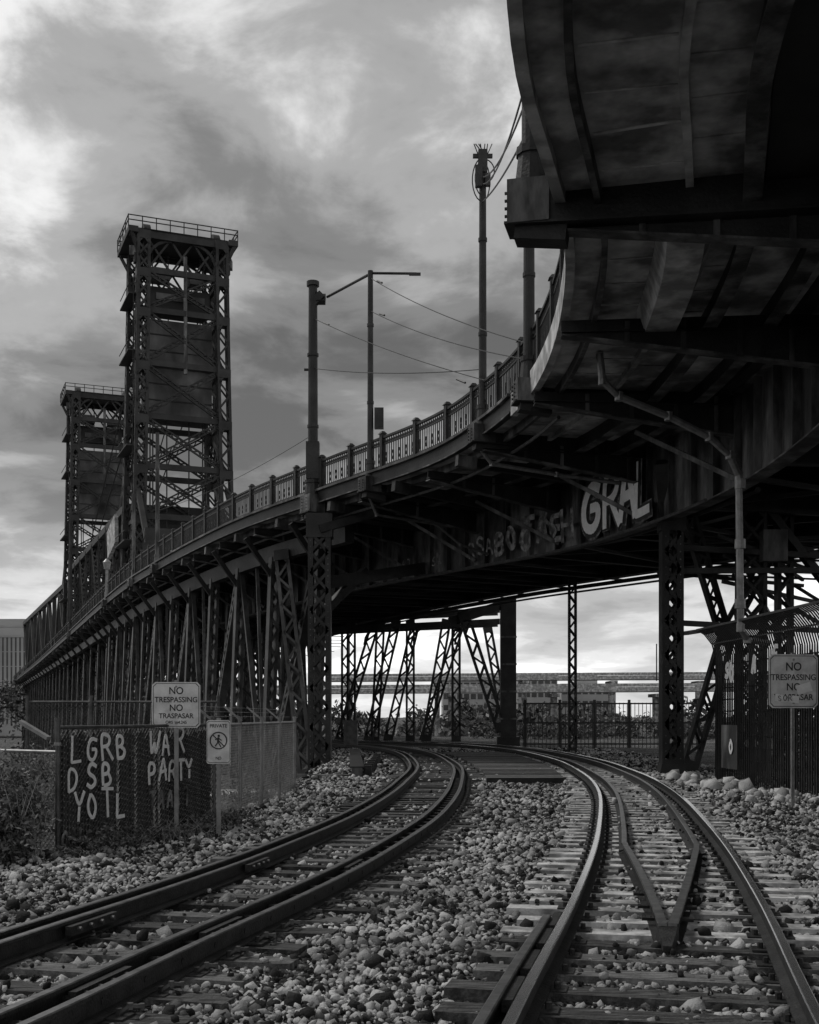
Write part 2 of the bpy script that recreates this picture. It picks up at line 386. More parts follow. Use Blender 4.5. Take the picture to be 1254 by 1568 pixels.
for i,q in enumerate(brk):
    y=E.at(q)[0][1];t=E.at(q)[1];up=(t[0],t[1],0);w=width(q)-.6
    def web(o0,z00,z01,o1,z10,z11,th=.03):
        tt=V((t[0],t[1],0))*th/2
        pts=[E.pt(q,o0,z00),E.pt(q,o1,z10),E.pt(q,o1,z11),E.pt(q,o0,z01)]
        b.hexa([p+tt for p in pts]+[p-tt for p in pts],STEEL)
    web(-.1,9.25,9.54,4.95,8.55,9.58);b.beam(E.pt(q,-.1,9.23),E.pt(q,4.95,8.53),.28,.035,STEEL2)
    b.beam(E.pt(q,-.1,9.3),E.pt(q,4.95,9.3),.2,.03,STEEL)
    web(5.05,7.9,9.56,15.1,7.9,9.56);b.beam(E.pt(q,5.05,7.88),E.pt(q,w,7.88),.3,.04,STEEL)
    for o in(1.2,2.3,3.4,4.4):
        b.beam(E.pt(q-.04,o,9.25-.14*o),E.pt(q-.04,o,9.5),.10,.02,STEEL2,up=up)
    if y<95 and y>28:
        b.beam(E.pt(q,4.9,7.5),E.pt(q+2.2,3.2,9.2),.12,.12,STEEL2)
        b.beam(E.pt(q,5.1,7.55),E.pt(q+4.5,15,8.1),.15,.12,STEEL)
        b.beam(E.pt(q+4.5,5.1,7.65),E.pt(q,15,8.2),.15,.12,STEEL)
for i in range(len(brk)-1):
    if E.at(brk[i])[0][1]<29: continue
    q=(brk[i]+brk[i+1])/2
    b.beam(E.pt(q,-.05,9.4),E.pt(q,3.7,9.2),.16,.25,STEEL,h1=.45)
    b.beam(E.pt(q,-.12,9.42),E.pt(q,.5,9.36),.24,.34,STEEL2)
def outrig(y,L0=-.75,dep=.75,wd=.6,zt=9.95,lng=9):
    q=E.sy(y)
    b.beam(E.pt(q,L0,zt-dep/2),E.pt(q,lng,zt-dep/2-.25),wd,dep,STEEL,h1=dep*1.3)
    b.beam(E.pt(q,L0-.1,zt-dep/2),E.pt(q,L0+.55,zt-dep/2),wd*1.35,dep*1.12,STEEL2)
    b.beam(E.pt(q,L0,zt-dep-.1),E.pt(q,L0+.8,zt-dep-.2),wd*.8,.25,STEEL)
    b.beam(E.pt(q,L0-.15,zt-dep-.02),E.pt(q,lng,zt-dep*1.3-.24),wd*1.25,.04,STEEL)
    for k in range(5):
        for sg in(-1,1): b.cyl(E.pt(q+sg*wd*.3,L0-.12,zt-.1-k*dep*.2),E.pt(q+sg*wd*.3,L0-.16,zt-.1-k*dep*.2),.025,STEEL2,n=6)
    return E.pt(q,L0+.25,zt)
P5=outrig(18.6,-.75,.6,.5);P4=outrig(29.6,-.35,.5,.45);P3=outrig(34.2,-.3,.45,.4);P2=outrig(41.7,-.3,.45,.4);P1=outrig(45.2,-.4,.6,.6)
P6=outrig(66,-.3,.4,.4);P7=outrig(73,-.3,.4,.4);P8=outrig(86,-.3,.4,.4);P9=outrig(120,-.3,.4,.4)
for o,z,r in((.75,9.2,.05),(4.6,7.2,.05),(15.6,7.7,.07),(15.8,7.95,.05),(14.8,7.6,.09),(15.2,7.45,.05),(6,7.5,.08)):
    st=E.st(E.sy(30),E.sy(90),1.2)
    pr=[(o+r*math.cos(a),z+r*math.sin(a)) for a in np.linspace(0,2*math.pi,7)[:-1]]
    b.sweep(st,pr,STEEL if r>.06 else GALVD)
deck=b.obj('elevated_bridge_deck')

b=B()
b.pipe([(4.2,26.4,9.7),(4.3,26.6,9.15),(4.7,26.8,8.85),(5.9,27.2,8.5),(6.9,27.5,8.1),(7.45,27.8,7.75),(7.72,28,7.3),(7.76,28,3.75),(8.0,28.3,3.5),(8.7,29,3.45)],.085,GALV)
for z in(7.0,5.6,4.2): b.cyl((7.75,28,z),(7.75,28,z+.22),.13,GALV,n=10)
b.pipe([E.pt(E.sy(34.2),-.1,9.3),E.pt(E.sy(34.4),.3,8.95),E.pt(E.sy(34.6),2.4,8.8),E.pt(E.sy(35),4.7,8.75)],.06,GALV)
b.pipe([E.pt(E.sy(41.7),-.1,9.3),E.pt(E.sy(41.7),.2,8.7),E.pt(E.sy(41.7),2.7,8.6),E.pt(E.sy(41.5),3.6,7.9),E.pt(E.sy(41.3),4.7,7.6)],.05,GALVD)
b.obj('drain_pipe')

# ------------------------------------------------------------ deck railing
b=B();q=0.5;sp=2.2
while q<E.L-6:
    y=E.at(q)[0][1];s2=sp if y<100 else sp*3
    p=E.pt(q,0,10.16);t=E.at(q)[1];up=(t[0],t[1],0)
    b.beam(p,p+V((0,0,1.2)),.17,.17,STEEL,up=up);b.beam(p+V((0,0,1.2)),p+V((0,0,1.3)),.25,.25,STEEL,up=up,w1=.1,h1=.1)
    if y<140:
        n=15 if y<60 else 9
        for k in range(1,n):
            pk=E.pt(q+s2*k/n,0,10.22);b.beam(pk,pk+V((0,0,.98)),.028,.028,STEEL,up=up)
        if y<75:
            for k in range(0,n):
                c=E.pt(q+s2*(k+.5)/n,0,11.05);tt=V((t[0],t[1],0))*(s2/n*.42)
                b.beam(c-tt-V((0,0,.07)),c+V((0,0,.07)),.02,.02,STEEL);b.beam(c+V((0,0,.07)),c+tt-V((0,0,.07)),.02,.02,STEEL)
                if k%3==1:
                    c2=E.pt(q+s2*(k+.5)/n,0,10.55)
                    b.beam(c2-tt,c2+V((0,0,.16)),.025,.02,STEEL);b.beam(c2+V((0,0,.16)),c2+tt,.025,.02,STEEL);b.beam(c2-tt,c2-V((0,0,.16)),.025,.02,STEEL);b.beam(c2-V((0,0,.16)),c2+tt,.025,.02,STEEL)
    q+=s2
for a,e,stp in((0,E.sy(90),.7),(E.sy(90),E.L-1,4)):
    st=E.st(a,e,stp)
    for z,h,w in((10.24,.06,.06),(10.98,.04,.05),(11.2,.07,.11)):
        b.sweep(st,[(-w/2,z),(w/2,z),(w/2,z+h),(-w/2,z+h)],STEEL)
b.obj('ornamental_bridge_railing')

# ------------------------------------------------------------ trestle bents
b=B()
def heavycol(x,y,z0,z1,w,dpt,m=STEEL,up=(0,-1,0)):
    b.lace((x,y,z0),(x,y,z1),w,dpt,m,up=up,t=.2,bar=.11,pitch=w*.8,x=True)
    b.beam((x,y,z0-.3),(x,y,z0+.35),w*1.5,dpt*1.6,m,up=up,w1=w*1.05,h1=dpt*1.1)
    b.beam((x,y,z1-.9),(x,y,z1),w*1.15,dpt*1.1,m,up=up)
    for z in np.arange(z0+.5,z1-.9,.22):
        for sg in(-1,1): b.cyl((x+sg*(w/2-.1),y-dpt/2,z),(x+sg*(w/2-.1),y-dpt/2-.02,z),.022,STEEL2,n=5)
heavycol(-3.35,44.6,-.9,9.2,.85,.6)
b.beam((-3.35,44.3,8.6),(-1.2,44.9,9.3),.35,.3,STEEL);b.beam((-3.35,44.6,6.6),E.pt(E.sy(45.5),4.9,7.6),.4,.45,STEEL)
b.beam((-3.1,44.9,5.7),(-1.7,46.2,7.3),.3,.3,STEEL)
heavycol(7.56,34.5,-.05,7.9,.62,.5);b.beam((7.56,34.5,7.6),(7.3,33.9,8.9),.6,.5,STEEL)
b.beam((5.45,66,-.1),(5.45,66,8.2),.85,.6,STEEL,up=(0,-1,0));b.beam((5.45,66,-.2),(5.45,66,.5),1.2,1,STEEL,up=(0,-1,0))
for z in(1.5,3,4.5,6): b.beam((5.0,65.68,z),(5.9,65.68,z),.05,.1,STEEL2)
b.lace((2.9,65.5,7.4),(5.1,66,.8),.62,.5,STEEL,t=.14,bar=.1)
b.beam((2.2,65.6,6.8),(5.45,66,7.9),.3,.5,STEEL)
for a,c in(((-3.8,78,7.9),(-3.8,78,-.2)),((-1.9,79,7.9),(-2.3,79,-.2)),((0.05,78,7.9),(0.05,78,-.1)),((3.0,77,7.9),(3.0,77,-.1)),((.4,76.5,7.6),(-1.4,76.5,0)),((-2.2,77,7.6),(-4.6,77,-.2)),((3.3,78,7.6),(.9,78,0)),((-.8,74,7.6),(-2.6,74,-.1)),((-4.4,82,7.9),(-4.4,82,-.3)),((5.2,80,7.7),(6.6,80,0)),((2.3,73.5,7.6),(1.0,74,0))):
    b.lace(a,c,.6,.45,STEEL,t=.14,bar=.1)
for y in(77,79): b.beam((-5,y,7.2),(5.6,y-3,7.5),.25,.35,STEEL);b.beam((-5,y,8),(5.6,y-3,8.2),.3,.3,STEEL)
for x in(-2.9,0.1,2.9):
    pr=None
    for k in range(6):
        a=k/5*math.pi/2;pp=V((x+1.3-1.3*math.cos(a),77-.6,6.2+1.2*math.sin(a)))
        if pr is not None:b.beam(pr,pp,.12,.16,STEEL)
        pr=pp
q=E.sy(47);i=0
while q<E.sy(285):
    p=E.at(q)[0];y=p[1];sp=4.6 if y<100 else 8
    wl=.46 if y<90 else .7
    zt=8.5
    legs=[(1.3,.9),(4.6,4.0),(8,7.6),(11.5,11.8),(14.6,15.4)] if y<95 else [(2,1.6),(5.5,5),(9,8.6),(13,13),(17,17.4)]
    for (o1,o2) in legs:
        if o1>3 and y<66: continue
        a=E.pt(q,o1,zt);c=E.pt(q,o2,0);
        if y>64 and y<92 and c.x>-6.5 : continue
        c.z=gh(c.x,c.y)-.3;n=E.at(q)[1]
        b.lace(a,c,wl,wl*.8,LEG,up=(-n[0],-n[1],0),t=.14,bar=.1,pitch=wl*1.3,both=y<90)
    o1,o2=legs[0];nn=E.at(q)[2]
    if i%2==0:
        a=E.pt(q,o1,zt);c=E.pt(q+sp*.92,o2,0);c.z=gh(c.x,c.y)-.3
        b.lace(a,c,wl*.9,.35,LEG,up=(-nn[0],-nn[1],0),t=.13,bar=.1)
    else:
        a=E.pt(q+sp,o1,zt);c=E.pt(q+sp*.08,o2,0);c.z=gh(c.x,c.y)-.3
        b.beam(a,c,.2,.2,LEG);a=E.pt(q+sp*.5,o1,zt);b.beam(a,c+V((.05,0,0)),.14,.14,LEG)
    if y>60: 
        b.beam(E.pt(q,1.2,7.9),E.pt(q,8,2.0),.14,.12,STEEL);b.beam(E.pt(q,1.2,2.4),E.pt(q,8,7.9),.14,.12,STEEL)
    b.beam(E.pt(q,1.2,7.6),E.pt(q,-.05,9.25),.16,.2,STEEL)
    q+=sp;i+=1
b.sweep(E.st(E.sy(45),E.sy(285),2),[(1.1,8.3),(1.5,8.3),(1.5,9.0),(1.1,9.0)],STEEL)
b.lace(E.pt(E.sy(49.5),.9,8.5),(-3.9,45.6,-.9),.62,.45,LEG,t=.14,bar=.1)
b.obj('steel_trestle')

# right-hand bracing cluster
b=B()
b.lace((7.95,34.6,7.9),(9.9,37.5,4.2),.42,.35,STEEL,t=.1,bar=.07)
b.lace((12.2,38.2,8.2),(10.0,37.6,4.3),.42,.35,STEEL,t=.1,bar=.07)
b.lace((10.0,37.5,4.3),(8.5,36.6,-.1),.5,.4,STEEL,t=.1,bar=.08)
b.lace((10.35,36.2,0),(10.35,36.2,8.5),.85,.5,STEEL,t=.12,bar=.09,x=True)
b.lace((11.6,37,0),(11.6,37,8.5),.5,.4,STEEL,t=.12,bar=.09)
b.lace((9.2,42,0),(9.2,42,8),.4,.35,STEEL,t=.1,bar=.07)
b.lace((7.5,55,-.1),(7.5,55,8),.38,.35,STEEL,t=.09,bar=.07)
for z0,z1 in((4.4,4.2),(7.9,7.8),(5.9,6.2),(6.6,6.5)): b.beam((7.6,34.8,z0),(15,37,z1),.12,.16,STEEL)
for s_ in range(12):
    r=random.Random(s_);b.beam((8.4+r.random()*3,35+r.random()*4,7.9-r.random()*2.2),(12+r.random()*4,37+r.random()*5,8-r.random()*4.5),.09,.11,STEEL)
b.beam((10.4,36,8.4),(14.5,37.5,4.0),.2,.25,STEEL);b.beam((8.1,35,4.1),(10.4,36,4.5),.25,.12,GALVD)
b.beam((10.2,34.6,6.6),(10.9,34.6,6.6),.4,.9,STEEL2)
for i in range(7): b.cyl((7.8,35.2+i*.4,6.9-i*.12),(17,39+i*.3,7.3-i*.18),.035,STEEL,n=6)
b.obj('steel_bracing')

# ------------------------------------------------------------ lift towers
def tower(cx,cy,name):
    b=B();v=V((-.375,.927,0)).normalized();u=V((v.y,-v.x,0));C=V((cx,cy,0))
    def W(a,c,z):return C+u*a+v*c+V((0,0,z))
    H=52.6;hw=lambda z:4.15+.9*(1-(z-8)/(H-8))**1.4;hv=lambda z:3.0+.6*(1-(z-8)/(H-8))
    lv=[8,15.5,22.6,27.9,33.2,38.8,44.4,48.6,H]
    for sa in(-1,1):
        for sc in(-1,1):
            for z0,z1 in zip(lv[:-1],lv[1:]):
                a=W(sa*hw(z0),sc*hv(z0),z0);c=W(sa*hw(z1),sc*hv(z1),z1)
                b.boxlat(a,c,1.4,1.2,TOWER,-v,t=.3,bar=.2,pitch=1.25,x=(sa==-1))
                b.beam(c,c-V((0,0,.9)),1.45,1.25,TOWER,up=-v)
    for z in lv:
        for sc in(-1,1): b.beam(W(-hw(z),sc*hv(z),z),W(hw(z),sc*hv(z),z),.4,.6,TOWER)
        for sa in(-1,1): b.beam(W(sa*hw(z),-hv(z),z),W(sa*hw(z),hv(z),z),.35,.4,TOWER)
    for i,(z0,z1) in enumerate(zip(lv[:-1],lv[1:])):
        for sc in(-1,1):
            if z1>49: continue
            if sc==-1 or z0<33:
                b.lace(W(-hw(z0),sc*hv(z0),z0),W(hw(z1),sc*hv(z1),z1),.55,.25,TOWER,up=-v,t=.16,bar=.1)
                b.lace(W(hw(z0),sc*(hv(z0)+.05),z0),W(-hw(z1),sc*(hv(z1)+.05),z1),.55,.25,TOWER,up=-v,t=.16,bar=.1)
        for sa in(-1,1):
            b.beam(W(sa*hw(z0),-hv(z0),z0),W(sa*hw(z1),hv(z1),z1),.22,.25,TOWER);b.beam(W(sa*hw(z0),hv(z0),z0),W(sa*hw(z1),-hv(z1),z1),.2,.25,TOWER)
    b.beam(W(0,.3,33.6),W(0,.3,44.0),7.0,3.6,CW,up=-v)
    for z in np.arange(35.4,44,1.75): b.beam(W(-3.5,-1.56,z),W(3.5,-1.56,z),.08,.1,TOWER)
    for a in(-2.6,-.9,.9,2.6): b.cyl(W(a,.3,44),W(a,.3,52),.07,TOWER,n=5)
    b.beam(W(0.3,-3.2,38),W(0.3,-3.05,50.5),.35,.3,STEEL2)
    b.beam(W(0,0,45.2),W(0,0,47.4),6.4,3.6,TOWER,up=-v)
    b.beam(W(-2.6,-1.9,46.4),W(2.6,-1.9,46.4),.1,.7,CW)
    b.beam(W(-2.9,0,49.2),W(-.9,0,49.2),2,1.2,CW);b.beam(W(1.2,0,49.0),W(2.6,0,49.0),2,1,CW)
    b.beam(W(-5,0,H+.1),W(5,0,H+.1),6.4,.35,TOWER)
    for c in(-3.2,3.2): b.beam(W(-5.6,c,H-.35),W(5.6,c,H-.35),.35,.7,TOWER)
    for sa in(-1,1):
        b.beam(W(sa*5.3,-4.0,H-.2),W(sa*5.3,4.0,H-.2),1.0,.6,TOWER)
        for c in(-1.9,1.9): b.cyl(W(sa*3.7-.35,c,H-.2),W(sa*3.7+.35,c,H-.2),1.35,TOWER,n=20)
        for c in(-1,1): b.beam(W(sa*5.5,c*3.8,H-.4),W(sa*4.2,c*2.8,H-3.4),.3,.3,TOWER)
        b.beam(W(sa*5.1,-2.9,H-2.9),W(sa*4.4,-2.9,H-2.9),.8,1.0,TOWER)
        b.beam(W(sa*5.0,-2.6,H-1.6),W(sa*5.0,-2.6,H-2.6),.9,.9,STEEL2)
        for c in(-1,1):
            pr=None
            for k in range(6):
                a=k/5*math.pi/2;pp=W(sa*(3.7-2.6*(1-math.cos(a))),c*2.9,H-3.2+2.6*math.sin(a))
                if pr is not None:b.beam(pr,pp,.22,.28,TOWER)
                pr=pp
    for a0,a1 in((-3.7,-1.2),(-1.2,1.2),(1.2,3.7)):
        for c in(-2.7,2.7):
            b.beam(W(a0,c,48.7),W(a1,c,H-.4),.2,.2,TOWER);b.beam(W(a1,c,48.7),W(a0,c,H-.4),.19,.2,TOWER)
    for z in(H+.75,H+1.25):
        for c in(-3.8,3.8): b.beam(W(-5.8,c,z),W(5.8,c,z),.09,.09,TOWER)
        for a in(-5.8,5.8): b.beam(W(a,-3.8,z),W(a,3.8,z),.09,.09,TOWER)
    for k in range(9):
        for c in(-3.8,3.8): b.beam(W(-5.8+k*1.45,c,H),W(-5.8+k*1.45,c,H+1.3),.09,.09,TOWER)
    for c in(-1.9,0,1.9):
        for a in(-5.8,5.8): b.beam(W(a,c,H),W(a,c,H+1.3),.09,.09,TOWER)
    b.beam(W(-hw(30)-.9,-hv(30),12),W(-5.1,-2.9,48),.06,.3,TOWER)
    for z in range(13,48,2): b.beam(W(-hw(z)-1.0,-hv(z)-.1,z),W(-hw(z)-.3,-hv(z)-.1,z),.1,.1,TOWER)
    for z in(20,30,40,46): b.beam(W(-hw(z)-.9,-hv(z),z),W(-hw(z)-.9,hv(z),z),1.1,.15,TOWER);b.beam(W(-hw(z)-1.4,-hv(z),z+1),W(-hw(z)-1.4,hv(z),z+1),.07,.07,TOWER)
    for a in(-3,-2.7,-1.2,1.2,2.7,3): b.cyl(W(a,-.5,11),W(a,-.5,34),.08,TOWER,n=5)
    for sa in(-1,1): b.boxlat(W(sa*hw(33),2.9,33),W(sa*4.8,11,21),.7,.5,TOWER,u,t=.15,bar=.11)
    b.beam(W(-3.2,0,18.2),W(3.2,0,18.2),2.4,2.2,TOWER)
    return b.obj(name),W
T1,W1=tower(-25.3,130,'lift_tower');T2,W2=tower(-50.0,193,'lift_tower')
b=B()
for a in(-3,3):
    b.cyl(W1(a,3,46),W2(a,-3,24),.08,TOWER,n=5);b.cyl(W1(a,3,39),W2(a,-3,22),.08,TOWER,n=5)
b.obj('suspension_cable')
b=B();n=8
for a in(-4.8,4.8):
    for k in range(n):
        f0=k/n;f1=(k+1)/n
        def Wl(f,z):
            p=W1(a,4,0).lerp(W2(a,-4,0),f);return V((p.x,p.y,z))
        zt=24.5
        b.beam(Wl(f0,zt),Wl(f1,zt),.8,.8,TOWER);b.beam(Wl(f0,10.8),Wl(f1,10.8),.7,.8,TOWER)
        b.lace(Wl(f0,10.8),Wl(f0,zt),.8,.6,TOWER,t=.2,bar=.15)
        if k%2==0:b.lace(Wl(f0,zt),Wl(f1,10.8),.8,.6,TOWER,t=.2,bar=.15)
        else:b.lace(Wl(f0,10.8),Wl(f1,zt),.8,.6,TOWER,t=.2,bar=.15)
for k in range(n+1):
    p=W1(-4.8,4,24.5).lerp(W2(-4.8,-4,24.5),k/n);r_=W1(4.8,4,24.5).lerp(W2(4.8,-4,24.5),k/n)
    b.beam(p,r_,.4,1.1,TOWER)
b.beam(W1(-5,-9,19.5),W1(5,-9,19.5),.5,2.0,TOWER);b.beam(W1(-4.8,-9,10),W1(-4.8,-9,19),.7,.7,TOWER);b.beam(W1(4.8,-9,10),W1(4.8,-9,19),.7,.7,TOWER)
b.beam(W1(-5.6,6,22.6),W1(-5.6,12,21.4),.4,3.2,CONCL)  # sunlit face of the steel portal, its light put in as pale colour
for a in(-4.8,4.8): b.beam(W1(a,-9,19.5),W1(a,-3,26),.5,.5,TOWER)
b.obj('lift_span_truss')
b=B();n=9
for a in(-4.8,4.8):
    for k in range(n):
        def Wl(f,z):
            p=W2(a,4,0).lerp(W2(a,94,0),f);return V((p.x,p.y,z))
        b.beam(Wl(k/n,23),Wl((k+1)/n,23),.8,.8,TOWER);b.beam(Wl(k/n,10.8),Wl(k/n,23),.6,.6,TOWER);b.beam(Wl(k/n,23 if k%2 else 10.8),Wl((k+1)/n,10.8 if k%2 else 23),.6,.6,TOWER)
b.obj('fixed_span_truss')

# ------------------------------------------------------------ poles and wires
def pole(p,z1,r,name,deco=None,m=STEEL):
    b=B();p=V(p)
    b.cyl(p,(p.x,p.y,z1),r*1.12,m,r1=r*.92,n=14);b.cyl(p,p+V((0,0,.5)),r*1.9,m,r1=r*1.5,n=12);b.cyl(p+V((0,0,.5)),p+V((0,0,.62)),r*1.7,m,n=12)
    for z in np.arange(p.z+2.6,z1-.4,2.7): b.cyl((p.x,p.y,z),(p.x,p.y,z+.1),r*1.22,m,n=14)
    if deco:deco(b,p,z1)
    return b.obj(name)
def d1(b,p,z):
    b.cyl((p.x,p.y,z-.05),(p.x,p.y,z+.12),.24,STEEL,n=12)
    b.beam((p.x,p.y,z-.7),(p.x+.35,p.y,z-.35),.3,.28,STEEL);b.beam((p.x+.3,p.y-.1,z-.7),(p.x+.3,p.y+.2,z-.35),.35,.2,STEEL)
    b.cyl((p.x-.33,p.y,z-3.2),(p.x+.05,p.y,z-3.2),.05,STEEL)
    b.beam((p.x,p.y,10.6),(p.x,p.y,12),.5,.45,STEEL)
pole(P1,17.95,.18,'catenary_pole',d1)
def d2(b,p,z):
    b.cyl((p.x,p.y,z-.1),(-3.1,P1.y,17.5),.05,STEEL);b.cyl((p.x,p.y,z-.08),(p.x+1.6,p.y-.5,z-.28),.045,STEEL);b.beam((p.x+1.35,p.y-.5,z-.3),(p.x+1.75,p.y-.5,z-.3),.08,.09,STEEL)
    b.beam((p.x+.3,p.y,11.7),(p.x+.3,p.y,12.4),.32,.3,STEEL)
pole(P2,17.2,.1,'catenary_pole',d2)
def d3(b,p,z):
    b.beam((p.x,p.y,z-.55),(p.x,p.y,z+.1),.26,.26,STEEL);b.beam((p.x-.28,p.y,z-.05),(p.x+.28,p.y,z-.05),.1,.1,STEEL)
    r=random.Random(2)
    for k in range(7): b.cyl((p.x+r.uniform(-.15,.15),p.y,z),(p.x+r.uniform(-.3,.3),p.y,z+.3),.016,STEEL,n=5)
    for sg,R,hh,dz in((-1,.3,.62,-.75),(-1,.22,.5,-.7),(1,.2,.55,-.8),(1,.33,.35,-.5)):
        pr=None
        for k in range(12):
            a=k/11*math.pi;pp=V((p.x+sg*R*math.sin(a),p.y-.05,z+dz+hh*math.cos(a)))
            if pr is not None:b.cyl(pr,pp,.018,STEEL,n=5)
            pr=pp
    b.beam((p.x-.12,p.y-.15,z-1.0),(p.x-.12,p.y-.15,z-.4),.2,.18,STEEL);b.beam((p.x+.14,p.y-.1,z-.95),(p.x+.14,p.y-.1,z-.6),.15,.15,STEEL)
pole(P3,17.75,.105,'utility_pole',d3)
pole(P4,19.5,.13,'catenary_pole');pole(P5,24,.15,'catenary_pole')
pole(P6,17.3,.11,'catenary_pole',m=STEEL2);pole(P7,15.2,.1,'catenary_pole',m=STEEL2);pole(P9,21,.16,'catenary_pole')
def d8(b,p,z):
    b.cyl((p.x,p.y,z),(p.x,p.y,z+.5),.2,GALV,r1=.28,n=12);b.cyl((p.x,p.y,z+.5),(p.x,p.y,z+.75),.3,GALV,r1=.08,n=12)
pole(P8,12.2,.1,'street_lamp',d8,m=GALV)
b=B()
def wire(a,c,sag,r=.014,n=14):
    a=V(a);c=V(c);pr=a
    for k in range(1,n+1):
        f=k/n;p=a.lerp(c,f);p.z-=sag*4*f*(1-f);b.cyl(pr,p,r,STEEL,n=5);pr=p
x,y=P2.x,P2.y
wire((x,y,16.95),(P4.x,P4.y,10.9),.2);wire((x,y,15.8),(P4.x,P4.y,10.5),.2);wire((P1.x,P1.y,16.7),(P3.x,P3.y-1,11.0),.15)
wire((P1.x,P1.y,14.8),(P3.x,P3.y,11.6),.15);wire((P3.x,P3.y,17.1),(P5.x,P5.y,11.6),.35,.02);wire((P3.x,P3.y,16.9),(P5.x,P5.y,12.0),.5,.02);wire((P3.x,P3.y,16.4),(P5.x,P5.y,11.0),.15,.02)
wire((P1.x,P1.y,12.3),(P6.x,P6.y,13),.3,.012)
for a0,a1,f in(((P1.x,P1.y,16.7),(P3.x,P3.y,11.0),.08),((P2.x,P2.y,16.95),(P4.x,P4.y,10.9),.06),((P2.x,P2.y,15.8),(P4.x,P4.y,10.5),.08),((P1.x,P1.y,16.7),(P3.x,P3.y,11.0),.88)):
    p=V(a0).lerp(V(a1),f);p2=V(a0).lerp(V(a1),f+.04);b.cyl(p,p2,.035,STEEL,n=6)
b.obj('overhead_wires')

# ------------------------------------------------------------ text helpers
def text(body,size,loc,xa,ya,m,parent,name,off=0.0,ext=.002,align='CENTER',sx=1):
    c=bpy.data.curves.new(name,'FONT');c.body=body;c.size=size;c.extrude=ext;c.offset=off;c.align_x=align
    o=bpy.data.objects.new(name+'_tmp',c);scene.collection.objects.link(o)
    dg=bpy.context.evaluated_depsgraph_get();me=bpy.data.meshes.new_from_object(o.evaluated_get(dg));bpy.data.objects.remove(o)
    me.materials.clear();me.materials.append(m);ob=bpy.data.objects.new(name,me);scene.collection.objects.link(ob)
    xa=V(xa).normalized();ya=V(ya).normalized();za=xa.cross(ya)
    M=Matrix((xa*sx,ya,za)).transposed().to_4x4();M.translation=V(loc);me.transform(M)
    if parent:ob.parent=parent
    return ob
FONT={'L':[[(0,1),(.02,.5),(0,.05),(.1,0),(.6,.04)]],'G':[[(.65,.85),(.3,1),(0,.6),(.05,.15),(.4,0),(.65,.2),(.65,.5),(.35,.5)]],'R':[[(0,0),(0,1),(.45,1),(.6,.75),(.4,.52),(0,.5)],[(.3,.5),(.65,0)]],
'B':[[(0,0),(0,1),(.4,1),(.55,.78),(.38,.53),(0,.5)],[(.38,.53),(.62,.28),(.42,0),(0,0)]],'W':[[(0,1),(.1,.1),(.2,0),(.38,.6),(.5,.05),(.62,.05),(.78,1)]],'A':[[(0,0),(.2,.8),(.3,1),(.4,.8),(.6,0)],[(.08,.4),(.55,.42)]],
'D':[[(0,0),(0,1),(.4,.9),(.6,.5),(.4,.1),(0,0)]],'S':[[(.6,.85),(.3,1),(.05,.8),(.15,.55),(.5,.42),(.6,.18),(.3,0),(0,.15)]],'P':[[(0,0),(0,1),(.45,1),(.6,.75),(.4,.5),(0,.48)]],
'T':[[(0,1),(.7,1)],[(.35,1),(.35,0)]],'Y':[[(0,1),(.3,.5),(.6,1)],[(.3,.5),(.3,0)]],'O':[[(.3,1),(.02,.7),(.02,.3),(.3,0),(.6,.3),(.6,.7),(.32,1),(.2,.98)]],'U':[[(0,1),(.03,.2),(.3,0),(.58,.2),(.6,1)]],
'C':[[(.6,.85),(.3,1),(.02,.65),(.02,.3),(.3,0),(.6,.15)]],'H':[[(0,1),(0,0)],[(.6,1),(.6,0)],[(0,.5),(.6,.5)]],'N':[[(0,0),(0,1),(.6,0),(.6,1)]],'K':[[(0,1),(0,0)],[(.6,1),(0,.45),(.6,0)]],'E':[[(.6,1),(0,1),(0,0),(.6,0)],[(0,.5),(.5,.5)]]}
def smooth2(p):
    for _ in range(2):
        if len(p)<3:return p
        o=[p[0]]
        for a,c in zip(p[:-1],p[1:]): o+=[(a[0]*.75+c[0]*.25,a[1]*.75+c[1]*.25),(a[0]*.25+c[0]*.75,a[1]*.25+c[1]*.75)]
        p=o+[p[-1]]
    return p
def scrawl(b,txt,o,xa,size,thick,m,gap=.28,seed=1,push=0.006,soft=True,jit=1.0):
    r=random.Random(seed);o=V(o);xa=V(xa).normalized();x=0;nrm=xa.cross(V((0,0,1)));kk=0
    for ch in txt:
        if ch==' ':x+=.5;continue
        dy=r.uniform(-.12,.12)*jit;sl=r.uniform(-.16,.16)*jit;sc=1+r.uniform(-.15,.15)*jit
        for st in FONT.get(ch,[]):
            st=[(a+r.uniform(-.04,.04)*jit,c+r.uniform(-.04,.04)*jit) for a,c in st]
            if soft: st=smooth2(st)
            pts=[o+xa*((x+(a+sl*c)*sc)*size)+V((0,0,(c*sc+dy)*size))+nrm*push for a,c in st]
            w_=thick*r.uniform(.85,1.15)
            for p,q in zip(pts[:-1],pts[1:]):
                if (q-p).length<1e-5: continue
                e=(q-p).normalized()*thick*.2;kk+=1
                b.beam(p-e+nrm*.0002*kk,q+e+nrm*.0002*kk,w_,.006,m,up=nrm)
        x+=.65+gap
fb=B()
for y,ch in((36.5,'G'),(35.4,'R'),(34.45,'A'),(33.6,'L')):
    q=E.sy(y);p,t,n=E.at(q);xa=V((-t[0],-t[1],0));loc=E.pt(q,4.72,7.62)-xa*.6
    for th,mm,pu in((.62,PAINTM,.0),(.5,BLACK,.03),(.3,PAINT,.06)):
        scrawl(fb,ch,loc,xa,1.6,th,mm,seed=ord(ch),push=pu,jit=.5)
